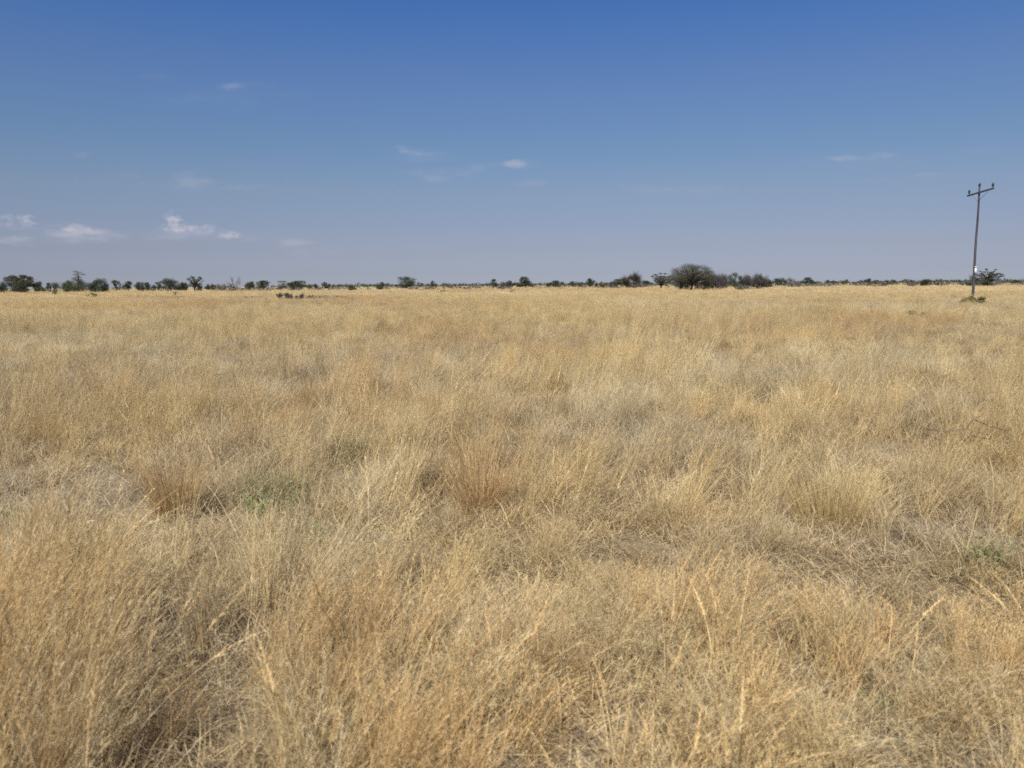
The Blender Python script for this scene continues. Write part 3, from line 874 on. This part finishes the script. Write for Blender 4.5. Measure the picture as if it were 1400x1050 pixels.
        nst = {'bare': 7, 'barebush': 13, 'dead': 3}[kind]
        for q_ in range(nst):
            d = np.array([rng.normal(0, .55), rng.normal(0, .45), 1.0])
            L0 = H * (.42 if kind != 'dead' else .38)
            st = np.array([rng.normal(0, .12) * W * (1.6 if kind == 'barebush' else .4), rng.normal(0, .12) * W, 0])
            d[0] *= min(1.6, W / H)
            twigs(C, st, d, L0, .018 * H, 3 if kind != 'dead' else 2, col, 4 if kind != 'dead' else 2)
        pv = np.concatenate(C.V); sx_ = hw / (np.percentile(np.abs(pv[:, 0]), 97) + 1e-6); sz_ = H / (np.percentile(pv[:, 2], 99.5) + 1e-6)
        C.V = [v * np.array([sx_, sx_, sz_]) for v in C.V]
        # fine twig haze: slivers round the branches
        pv = np.concatenate(C.V); nsl = int(min(9000, (3.2 if kind == 'barebush' else 2.0 if kind == 'bare' else .3) * W * H / (ls * .6) ** 2 * dens))
        P0 = pv[rng.integers(0, len(pv), nsl)] + rng.normal(0, .035 * H, (nsl, 3)); P0[:, 2] = np.abs(P0[:, 2])
        dd = rng.normal(size=(nsl, 3)); dd[:, 2] = np.abs(dd[:, 2]) + .3; dd /= np.linalg.norm(dd, axis=1)[:, None]
        sl = .07 * H * rng.uniform(.5, 1.5, nsl)
        Q = np.stack([P0, P0 + dd * sl[:, None]], 1)
        C.ribbons(Q, np.full((nsl, 2), min(.06, ls * .22)), col * rng.uniform(.6, 1.3, (nsl, 1)))
        limb(T, (0, 0, 0), (0, 0, H * .35), .03 * H, .02 * H, 0)
        if kind == 'dead':
            for pts in (((0, 0, 0), (-.05 * W, 0, H * .5), (-.25 * W, 0, H * .74), (-.42 * W, 0, H * .92)), ((0, 0, 0), (.05 * W, 0, H * .45), (.28 * W, 0, H * .72), (.46 * W, 0, H)), ((.05 * W, 0, H * .45), (.1 * W, .1, H * .62), (.35 * W, .1, H * .86))):
                T.tube(np.array(pts), np.linspace(.05, .02, len(pts)) * H * .6, 6)
    if kind in ('bush', 'round', 'umbrella', 'open', 'layered'):          # bring the crown to its true height and spread
        pv = np.concatenate(C.V); xm = (np.percentile(pv[:, 0], 1.5) + np.percentile(pv[:, 0], 98.5)) / 2
        sx_ = (W / 2) / ((np.percentile(pv[:, 0], 98.5) - np.percentile(pv[:, 0], 1.5)) / 2) * (.9 if kind == 'bush' else 1); sz_ = H / np.percentile(pv[:, 2], 99.6)
        C.V = [(v - [xm, 0, 0]) * [sx_, sx_, sz_] for v in C.V]; T.V = [(v - [xm, 0, 0] * (v[:, 2:3] / H)) * [sx_, sx_, sz_] for v in T.V]
    tm = T.mesh('trunk', M_GREYBARK if kind == 'dead' else M_BARK, True)
    link('trunk', tm, rt)
    cm_ = C.mesh('crown', M_TWIG if kind in ('bare', 'barebush', 'dead') else M_LEAF)
    link('crown' if kind not in ('bare', 'barebush', 'dead') else 'twigs', cm_, rt)
    return rt


TREES = [
    # kind, x0, x1, top, distance, label, hue, extra
    ('bush', -6, 9, 385.5, 330, 'dark round bush cut by the edge of the picture beside the flat topped acacia', 'dark', {}),
    ('umbrella', 12, 49, 376.5, 300, 'flat topped brownish acacia standing over dark bushes', 'brown', {}),
    ('bush', 15, 38, 384.5, 292, 'dark bush under the crown of the brownish flat topped acacia', 'dark', {}),
    ('bush', 47, 59, 385, 320, 'round grey green bush just beyond the outer edge of the flat topped acacia', 'green', {}),
    ('round', 64, 70, 386.5, 420, 'tiny dark tree alone between acacia and tiered tree', 'dark', {}),
    ('barebush', 71, 80, 386, 400, 'thin grey leafless bush next to the tiny dark tree', 'grey', {}),
    ('layered', 86, 122, 371.5, 300, 'tall leaning tree of ragged tiers above a broad dark crown', 'green', {}),
    ('bush', 86, 98, 383.5, 310, 'grey green bush at the low edge of the ragged tiered tree', 'green', {}),
    ('bush', 120, 136, 384, 300, 'low wide dark bush joining the ragged tiered tree', 'dark', {}),
    ('bush', 130, 148, 380.8, 296, 'blackish peaked bush ending the clump of the ragged tiered tree', 'dark', {}),
    ('round', 154, 164, 383, 380, 'slender grey green sapling with a forked crown after the blackish bush', 'green', {'dens': .6}),
    ('round', 170, 180, 384.5, 400, 'small dark umbrella tree standing free before the paired bushes', 'dark', {}),
    ('bush', 184, 197, 385.3, 380, 'dark bush with jagged top, first of the run up to the big dome tree', 'dark', {}),
    ('bush', 198, 208, 386, 380, 'dark bush of upright sprays in the run up to the big dome tree', 'dark', {}),
    ('bush', 208, 213, 389.5, 420, 'lowest dot of bush in the run up to the big dome tree', 'dark', {}),
    ('round', 213, 220, 385.5, 420, 'narrow grey green sapling close before the big dome tree', 'green', {'dens': .6}),
    ('round', 221, 244, 380.8, 330, 'big dark green dome shaped tree before the see through tree', 'dark', {}),
    ('bush', 242, 251, 386.3, 350, 'dark bush leaning on the big dome tree', 'dark', {}),
    ('bush', 249, 258, 385.8, 350, 'dark bush between dome tree and see through tree', 'dark', {}),
    ('open', 256, 277, 377.5, 300, 'see through tree with separate leaf clumps and sky between its limbs', 'green', {'dens': 1.1}),
    ('bush', 268, 276, 388, 310, 'dark bush at the foot of the see through tree', 'dark', {}),
    ('bush', 280, 288, 388.5, 420, 'first of two joined green bushes after the see through tree', 'green', {}),
    ('bush', 287, 295, 388, 420, 'second of two joined green bushes after the see through tree', 'green', {}),
    ('bush', 295, 311, 388.2, 430, 'long low greyish bush in front of the dead tree', 'grey', {}),
    ('dead', 314, 328, 379.5, 330, 'dead grey tree with two bare forked branches against the sky', 'grey', {}),
    ('round', 335, 347, 385, 430, 'neat round topped small tree after the dead tree', 'dark', {}),
    ('round', 352, 367, 383.6, 400, 'square shouldered dark tree, larger of the two after the dead tree', 'dark', {}),
    ('round', 380, 392, 384, 400, 'thin gappy tree touching the long dark double crown', 'green', {'dens': .45}),
    ('bush', 391, 406, 385, 370, 'lower dark half of the long double crown', 'dark', {}),
    ('round', 400, 418, 383.8, 370, 'rounded dark half of the long double crown', 'dark', {}),
    ('bush', 419, 427, 388.5, 480, 'small greyish bush after the long double crown', 'green', {}),
    ('bush', 429, 436, 388, 480, 'small squat bush second after the long double crown', 'dark', {}),
    ('bush', 443, 452, 388, 460, 'lone small bush standing free above the mauve thicket end', 'dark', {}),
    ('bush', 476, 487, 389.2, 290, 'low dark bush sunk in the grass with a spiky top', 'dark', {}),
    ('bush', 514, 524, 389.8, 290, 'low rounded dark bush sunk in the grass under the tiny lollipop tree', 'dark', {}),
    ('round', 520, 525, 385.5, 520, 'tiny lollipop tree above the low bush before the round tree', 'dark', {'base_gap': .3}),
    ('bush', 524, 532, 386.8, 560, 'hazy grey green hump beside the tiny lollipop tree', 'grey', {}),
    ('bush', 540, 544, 388.5, 560, 'smallest greenish speck close before the round tree', 'green', {}),
    ('round', 545, 567, 378.5, 360, 'solitary dense round tree, darkest and fullest near the middle', 'dark', {'dens': 1.3}),
    ('round', 589, 595, 383.8, 480, 'thin lone lollipop tree between the round tree and the spreading saplings', 'dark', {'base_gap': .35, 'dens': .7}),
    ('round', 669, 680, 381.5, 420, 'open crowned small tree with ragged clumps, first of its row', 'dark', {'dens': .6}),
    ('bush', 683, 691, 385.2, 480, 'pale grey green bush second in the row of ragged trees', 'grey', {}),
    ('round', 692, 702, 383.5, 430, 'crooked dark tree third in the row of ragged trees', 'dark', {'dens': .8, 'lean': .2}),
    ('bush', 706, 716, 385.5, 420, 'dark bush at the foot of the tall leafy tree', 'dark', {}),
    ('round', 711, 725, 378.5, 410, 'tall leafy dark tree leaning over a lower bush', 'dark', {'lean': .15}),
    ('bush', 724, 729, 386.5, 470, 'tiny bush behind the tall leafy leaning tree', 'green', {}),
    ('bush', 747, 754, 386.6, 420, 'small dark bush attached to the low oval crown', 'dark', {}),
    ('round', 753, 768, 383.6, 420, 'low oval dark crown between tall leafy tree and pole ward copse', 'dark', {}),
    ('bush', 769, 776, 387.5, 520, 'small grey hump between the low oval crown and the flat headed bush', 'grey', {}),
    ('round', 777, 789, 384.6, 430, 'flat headed grey green bush tree next along from the low oval crown', 'green', {}),
    ('bush', 790, 796, 388, 560, 'tiny dark speck after the flat headed bush tree', 'dark', {}),
    ('round', 802, 813, 380.6, 420, 'upright dark tree with a knobbly crown by itself', 'dark', {}),
    ('bush', 813, 818, 386, 470, 'small bush right behind the knobbly upright tree', 'dark', {}),
    ('bush', 820, 828, 386.3, 480, 'small spiky bush between knobbly tree and broad dark bush', 'green', {}),
    ('bush', 832, 838, 385.8, 420, 'little dark bush on the near end of the broad dark bush', 'dark', {}),
    ('round', 835, 852, 381.6, 400, 'broad dark bush tree before the leafless brown one', 'dark', {}),
    ('barebush', 852, 878, 373.8, 300, 'leafless brown thorn tree with a dense twiggy dome', 'rust', {'dens': 1.2}),
    ('round', 878, 887, 383.5, 420, 'small dark tree squeezed between brown thorn tree and see through acacia', 'dark', {}),
    ('open', 890, 918, 373.5, 240, 'see through acacia with pale gaps next to the largest tree', 'green', {'dens': 1.2}),
    ('umbrella', 915, 975, 361.6, 200, 'largest tree, a spreading acacia with dense brown green crown and short dark trunk', 'brown', {'dens': 1.5}),
    ('bush', 921, 944, 376, 204, 'dark leafy bush filling the space under the largest acacia', 'dark', {}),
    ('bush', 948, 972, 379, 206, 'dark bush behind the trunk of the largest acacia', 'dark', {}),
    ('barebush', 966, 984, 374.5, 212, 'purplish leafless thorn bush touching the largest acacia', 'mauve', {'dens': 1.1}),
    ('barebush', 980, 998, 375.5, 216, 'second purplish leafless thorn bush after the largest acacia', 'mauve', {'dens': 1.1}),
    ('round', 995, 1016, 373, 214, 'dark gappy thorn tree in the middle of the leafless copse', 'dark', {'dens': .75}),
    ('barebush', 1013, 1031, 376.5, 220, 'low brownish bare bush after the dark gappy thorn tree', 'mauve', {}),
    ('barebush', 1029, 1047, 375.3, 220, 'upright bare bush of fine purplish branches ending the copse', 'mauve', {}),
    ('round', 1041, 1055, 381.8, 240, 'small dark leafy crown at the tail of the leafless copse', 'dark', {}),
    ('barebush', 1007, 1026, 389, 190, 'low pale grey shrub in front of the leafless copse', 'grey', {}),
    ('round', 1059, 1073, 380, 400, 'dark half of the two toned pair after the copse', 'dark', {'dens': .8}),
    ('bare', 1070, 1084, 380, 400, 'thin twiggy half of the two toned pair after the copse', 'grey', {}),
    ('bush', 1085, 1092, 385.5, 600, 'faint small hump between the two toned pair and the isolated dark tree', 'grey', {}),
    ('round', 1097, 1111, 379.2, 400, 'isolated dark tree with a smaller bush at its side', 'dark', {}),
    ('bush', 1108, 1116, 383, 410, 'small bush at the side of the isolated dark tree', 'dark', {}),
    ('round', 1137, 1142, 383, 700, 'pointed tiny sapling in the low row toward the pole', 'green', {'dens': .7}),
    ('round', 1153, 1160, 382, 600, 'tiny loose tree among low humps toward the pole', 'green', {'dens': .6}),
    ('round', 1182, 1190, 381, 520, 'small round headed tree, highest of the low row toward the pole', 'dark', {}),
    ('round', 1192, 1201, 382.8, 560, 'small flat dark crown after the highest of the low row', 'dark', {}),
    ('round', 1209, 1214, 382.3, 640, 'tiny grey green sapling between two flat dark crowns', 'green', {'dens': .7}),
    ('bush', 1216, 1226, 382.2, 560, 'smooth oval dark bush last of the low row toward the pole', 'dark', {}),
    ('bush', 1257, 1272, 381.5, 300, 'blackish bush with an uneven top standing well before the pole', 'dark', {}),
    ('open', 1336, 1367, 367.8, 255, 'domed thorn tree with visible arching limbs directly behind the pole', 'dark', {'dens': 1.25}),
    ('bush', 1341, 1358, 383.5, 252, 'low dark bush under the domed thorn tree behind the pole', 'brown', {}),
    ('bare', 1326, 1334, 375.5, 258, 'wispy bare sapling partly hidden by the pole', 'grey', {}),
    ('barebush', 1310, 1345, 384, 262, 'long low dark scrub at the foot of the pole and thorn tree', 'grey', {}),
    ('bush', 1383, 1396, 382.8, 420, 'low dark bush by the picture edge beyond the domed thorn tree', 'dark', {}),
]
for (kd, x0, x1, tp, D, lb, hue, ex) in TREES:
    tree(kd, x0, x1, tp, D, lb, hue, **ex)

# ---- shrubs standing in the grass
def shrub(px, py, wpx, hpx, D, label, hue, leaf=.07, n=900, lean=0, name='shrub', group=None, woody=True):
    x, y = at_depth(px, D)
    mpp = D / FPX
    W, H = wpx * mpp, max(.6, CAMZ - (py - hor(px)) * mpp) * 1.08    # py is the top of the shrub
    rt = bpy.data.objects.new(name, None); COL.objects.link(rt); rt.location = (x, y, 0)
    tag(rt, label, 'shrub', group)
    T, C = Geo(), Geo()
    cl = []
    for q_ in range(16):
        a = rng.uniform(0, 2 * np.pi); q = rng.random() ** .5 * .42 * W
        z = rng.uniform(.45, .95) * H * (1 - .35 * (q / (.5 * W)) ** 2)
        cl.append((math.cos(a) * q, math.sin(a) * q, z, .12 * W, .12 * W, .12 * H))
        limb(T, (0, 0, 0), cl[-1][:3], .012, .004, .0, 4, 4)
    crown_leaves(C, cl, n, leaf, GREENS[hue])
    link('stems', T.mesh('stems', M_BARK, True), rt)
    link('foliage', C.mesh('foliage', M_LEAF), rt)
    return rt

shrub(1332, 403.5, 36, 14, 60, 'leafy yellow green shrub growing round the foot of the power pole', 'yellow', .11, 3200)
shrub(124, 399.5, 17, 6, 130, 'small brownish leafy shrub poking out of the grass below the blackish peaked bush', 'yellow', .16, 350)
shrub(75, 394, 8, 5, 170, 'tiny brown shrub in grass under the thin grey leafless bush', 'brown', .18, 220)
shrub(239, 399, 9, 4, 150, 'tiny brown shrub in the grass below the big dome tree', 'brown', .15, 200)
shrub(605, 396, 9, 3, 170, 'flat olive shrub in the grass near the lone lollipop tree', 'yellow', .16, 200)
shrub(1258, 438, 34, 14, 40, 'soft rounded olive shrub in the open grass before the pole', 'olive', .05, 1600)
shrub(1372, 430, 26, 10, 48, 'sparse olive shrub in the grass past the pole', 'olive', .08, 350)
shrub(482, 408, 14, 4, 100, 'low yellow green shrub in the grass below the mauve thicket end', 'olive', .1, 260)
shrub(700, 395, 12, 4, 190, 'faint olive shrub in the grass under the row of ragged trees', 'yellow', .15, 200)

def thicket(px, top, wpx, D, label, hue, n, dens=1.0):
    t = tree('barebush', px - wpx / 2, px + wpx / 2, top, D, label, hue, name='thorn_thicket', dens=dens)
    t['category'] = 'thicket'
thicket(396, 400.5, 60, 112, 'mauve grey leafless thicket spreading in the middle distance grass', 'mauve', 1, 1.4)
thicket(445, 403.5, 50, 115, 'paler thin end of the mauve thicket trailing into the grass', 'grey', 1, .6)
thicket(345, 404.5, 34, 118, 'faint mauve twigs before the dense mauve thicket', 'mauve', 1, .5)

# fallen branches lying in the grass
G = Geo()
bx, by = ground_at(1315, 632)
pts = lambda *p: np.array(p, float)
for P_ in (pts((-.75, 0, .52), (-.3, .05, .46), (.1, .1, .50), (.5, .05, .40)), pts((.0, -.2, .44), (.5, -.2, .36), (.85, -.25, .30)), pts((.3, .2, .62), (.6, .2, .52), (.95, .2, .44)), pts((-.5, -.2, .1), (-.2, -.1, .3), (.1, 0, .42)), pts((.5, .05, .40), (.62, .0, .56), (.6, 0, .62)), pts((.1, .1, .5), (.2, .1, .62), (.36, .15, .68)), pts((.0, -.2, .44), (-.1, 0, .2), (-.15, .1, 0)), pts((.85, -.25, .30), (.9, -.2, .15), (1.0, -.2, 0))):
    G.tube(P_ * [.60, .6, .74], np.linspace(.006, .003, len(P_)), 6, (1, 1, 1))
o = link('fallen_branch', G.mesh('fallen_branch', bark_mat('dry branch bark', (.06, .045, .028), (.17, .135, .085), 20), True), loc=(bx, by, 0))
tag(o, 'dark dry forked branch lying across the grass', 'branch')

# ------------------------------------------------------------------ distant scrub and woodland (uncountable)
def mass(name, n, D0, D1, hr, wr, hue, leafn, label, xr=(-60, 1460), power=1.0, twig=False, keepf=None):
    G = Geo()
    for _ in range(n):
        px = rng.uniform(*xr); D = D0 + (D1 - D0) * rng.random() ** power
        if keepf is not None and rng.random() > keepf(px, D): continue
        x, y = at_depth(px, D)
        H = rng.uniform(*hr) * (1 if rng.random() > .1 else 1.4); W = rng.uniform(*wr)
        d = rng.normal(size=(leafn, 3)); d /= np.linalg.norm(d, axis=1)[:, None]
        P = d * (rng.random(leafn) ** .4)[:, None] * [W / 2, W / 2, H * .5] + [x, y, H * .5]
        hh = hue[rng.integers(len(hue))]
        c = np.array(GREENS[hh]) * rng.uniform(.7, 1.3, (leafn, 1))
        G.leaves(P, min(W, H) * .34, c)
    o = link(name, G.mesh(name, M_LEAF))
    tag(o, label, 'trees' if 'wood' in name else 'scrub', kind='stuff')
    return o

mass('distant_woodland', 1500, 900, 2600, (3.0, 6.0), (5, 14), ['dark', 'dark', 'green'], 46, 'thin dark line of far trees along the whole horizon', power=.8,
     keepf=lambda px, D: .35 if px < 440 else 1.0)
def kf(px, D):
    v = float(fbm(np.array([px / 40.0]), np.array([D / 60.0]), 1.0, 31, 3)[0])
    w_ = 1.0 if px > 850 else (.55 if px > 280 else .25)
    return w_ * (1.0 if v > .5 else .12)
mass('dry_scrub', 5200, 270, 900, (.9, 2.1), (2, 7), ['mauve', 'grey', 'rust', 'mauve'], 26, 'band of low grey brown leafless scrub beyond the grass', power=1.1, keepf=kf)

# ------------------------------------------------------------------ power pole and wires
D = 78.0
px_b, py_b = at_depth(1331, D)
mpp = D / FPX
PH = CAMZ + (hor(1338) - 256.5) * mpp
rt = bpy.data.objects.new('power_pole', None); COL.objects.link(rt); rt.location = (px_b, py_b, 0)
tag(rt, 'tall wooden power pole with a tilted crossarm and three dark insulators', 'power pole')
# small lean so that the top falls where the photograph has it
G = Geo(); zs = np.linspace(-.3, PH, 12); leanx = .0
G.tube(np.stack([leanx * zs / PH + .02 * np.sin(zs * .9), np.zeros(12), zs], -1), np.linspace(.132, .08, 12), 8)
link('pole_shaft', G.mesh('pole_shaft', M_POLE, True), rt)
za = PH - .62
pL = np.array([-.60, .80, za - .36]); pR = np.array([.86, -1.05, za + .16])
off = np.array([-.16, -.14, 0])
def beam(a, b_, wy, wz):
    a = np.array(a, float); b_ = np.array(b_, float); d = (b_ - a) / np.linalg.norm(b_ - a)
    u = np.cross(d, [0, 0, 1.0] if abs(d[2]) < .95 else [.51, .86, 0]); u /= np.linalg.norm(u); v = np.cross(u, d)
    V = [p + su * u * wy / 2 + sv * v * wz / 2 for p in (a, b_) for su, sv in ((-1, -1), (1, -1), (1, 1), (-1, 1))]
    return V, [[0, 1, 2, 3], [7, 6, 5, 4], [0, 4, 5, 1], [1, 5, 6, 2], [2, 6, 7, 3], [3, 7, 4, 0]]
G = Geo(); G.add(*beam(pL + off, pR + off, .11, .15))
ob = link('crossarm', G.mesh('crossarm', M_ARM), rt)
mod = ob.modifiers.new('edge', 'BEVEL'); mod.width = .012; mod.segments = 2
ad = pR - pL
for s_ in (.17, .83):
    G = Geo(); q = pL + ad * s_ + off * 1.3; q[2] -= .06
    G.add(*beam(q, np.array([-.10, -.10, za - .95]), .045, .02))
    link('brace', G.mesh('brace', M_STEEL), rt)
def insulator(p, name='insulator'):
    prof = [(.0, .018), (.10, .018), (.105, .075), (.13, .085), (.17, .06), (.19, .055), (.20, .095), (.225, .10), (.27, .065), (.29, .06), (.30, .10), (.33, .10), (.38, .06), (.44, .055), (.47, .03)]
    G = Geo(); G.tube(np.array([[p[0], p[1], p[2] + z] for z, r_ in prof]), np.array([r_ * 1.2 for z, r_ in prof]), 8)
    link(name, G.mesh(name, M_INS, True), rt)
e1 = pL + ad * .07 + off; e2 = pR - ad * .05 + off
insulator(e1 + [0, 0, .06]); insulator(e2 + [0, 0, .06]); insulator(np.array([0, 0, PH - .30]))
zt = CAMZ + (hor(1335) - 370.5) * mpp
G = Geo(); G.add(*beam((.03, -.165, zt - .25), (.03, -.165, zt + .25), .14, .012)); link('marker_plate', G.mesh('marker_plate', M_WHITE), rt)
G = Geo(); G.add(*beam((.03, -.165, zt + .33), (.03, -.165, zt + .43), .13, .012)); link('number_tag', G.mesh('number_tag', M_WHITE), rt)
d_w = np.array([-ad[1], ad[0], 0]); d_w = np.array([.985, .17, 0.0])
if True:
    for (p, lb) in ((e1 + [0, 0, .50], 'thin power wire tied to the far lower end of the crossarm'), (e2 + [0, 0, .50], 'thin power wire tied to the near raised end of the crossarm'), (np.array([0, 0, PH + .3]), 'thin power wire tied to the insulator on the pole top')):
        G = Geo()
        t = np.linspace(-130, 110, 61)
        span = 130.0
        def sag(v):
            q = abs(v) / span; return -4 * 1.1 * q * (1 - q) if q < 1 else 0
        P_ = np.array([[px_b + p[0] + d_w[0] * v, py_b + p[1] + d_w[1] * v, p[2] + sag(v)] for v in t])
        G.tube(P_, np.full(len(P_), .0035), 4)
        o = link('power_wire', G.mesh('power_wire', M_WIRE, True))
        tag(o, lb, 'wire', 'wires strung from the power pole')

# ------------------------------------------------------------------ render
scene.view_settings.view_transform = 'Standard'
try: scene.view_settings.look = 'None'
except Exception: pass
scene.view_settings.exposure = 0.50
scene.view_settings.gamma = 1.0
cy = scene.cycles
cy.max_bounces = 5; cy.diffuse_bounces = 4; cy.glossy_bounces = 2; cy.transmission_bounces = 3; cy.transparent_max_bounces = 4
cy.use_denoising = False
cy.sample_clamp_indirect = 6
cy.caustics_reflective = False; cy.caustics_refractive = False
cy.pixel_filter_type = 'BLACKMAN_HARRIS'; cy.filter_width = 1.6
scene.render.film_transparent = False
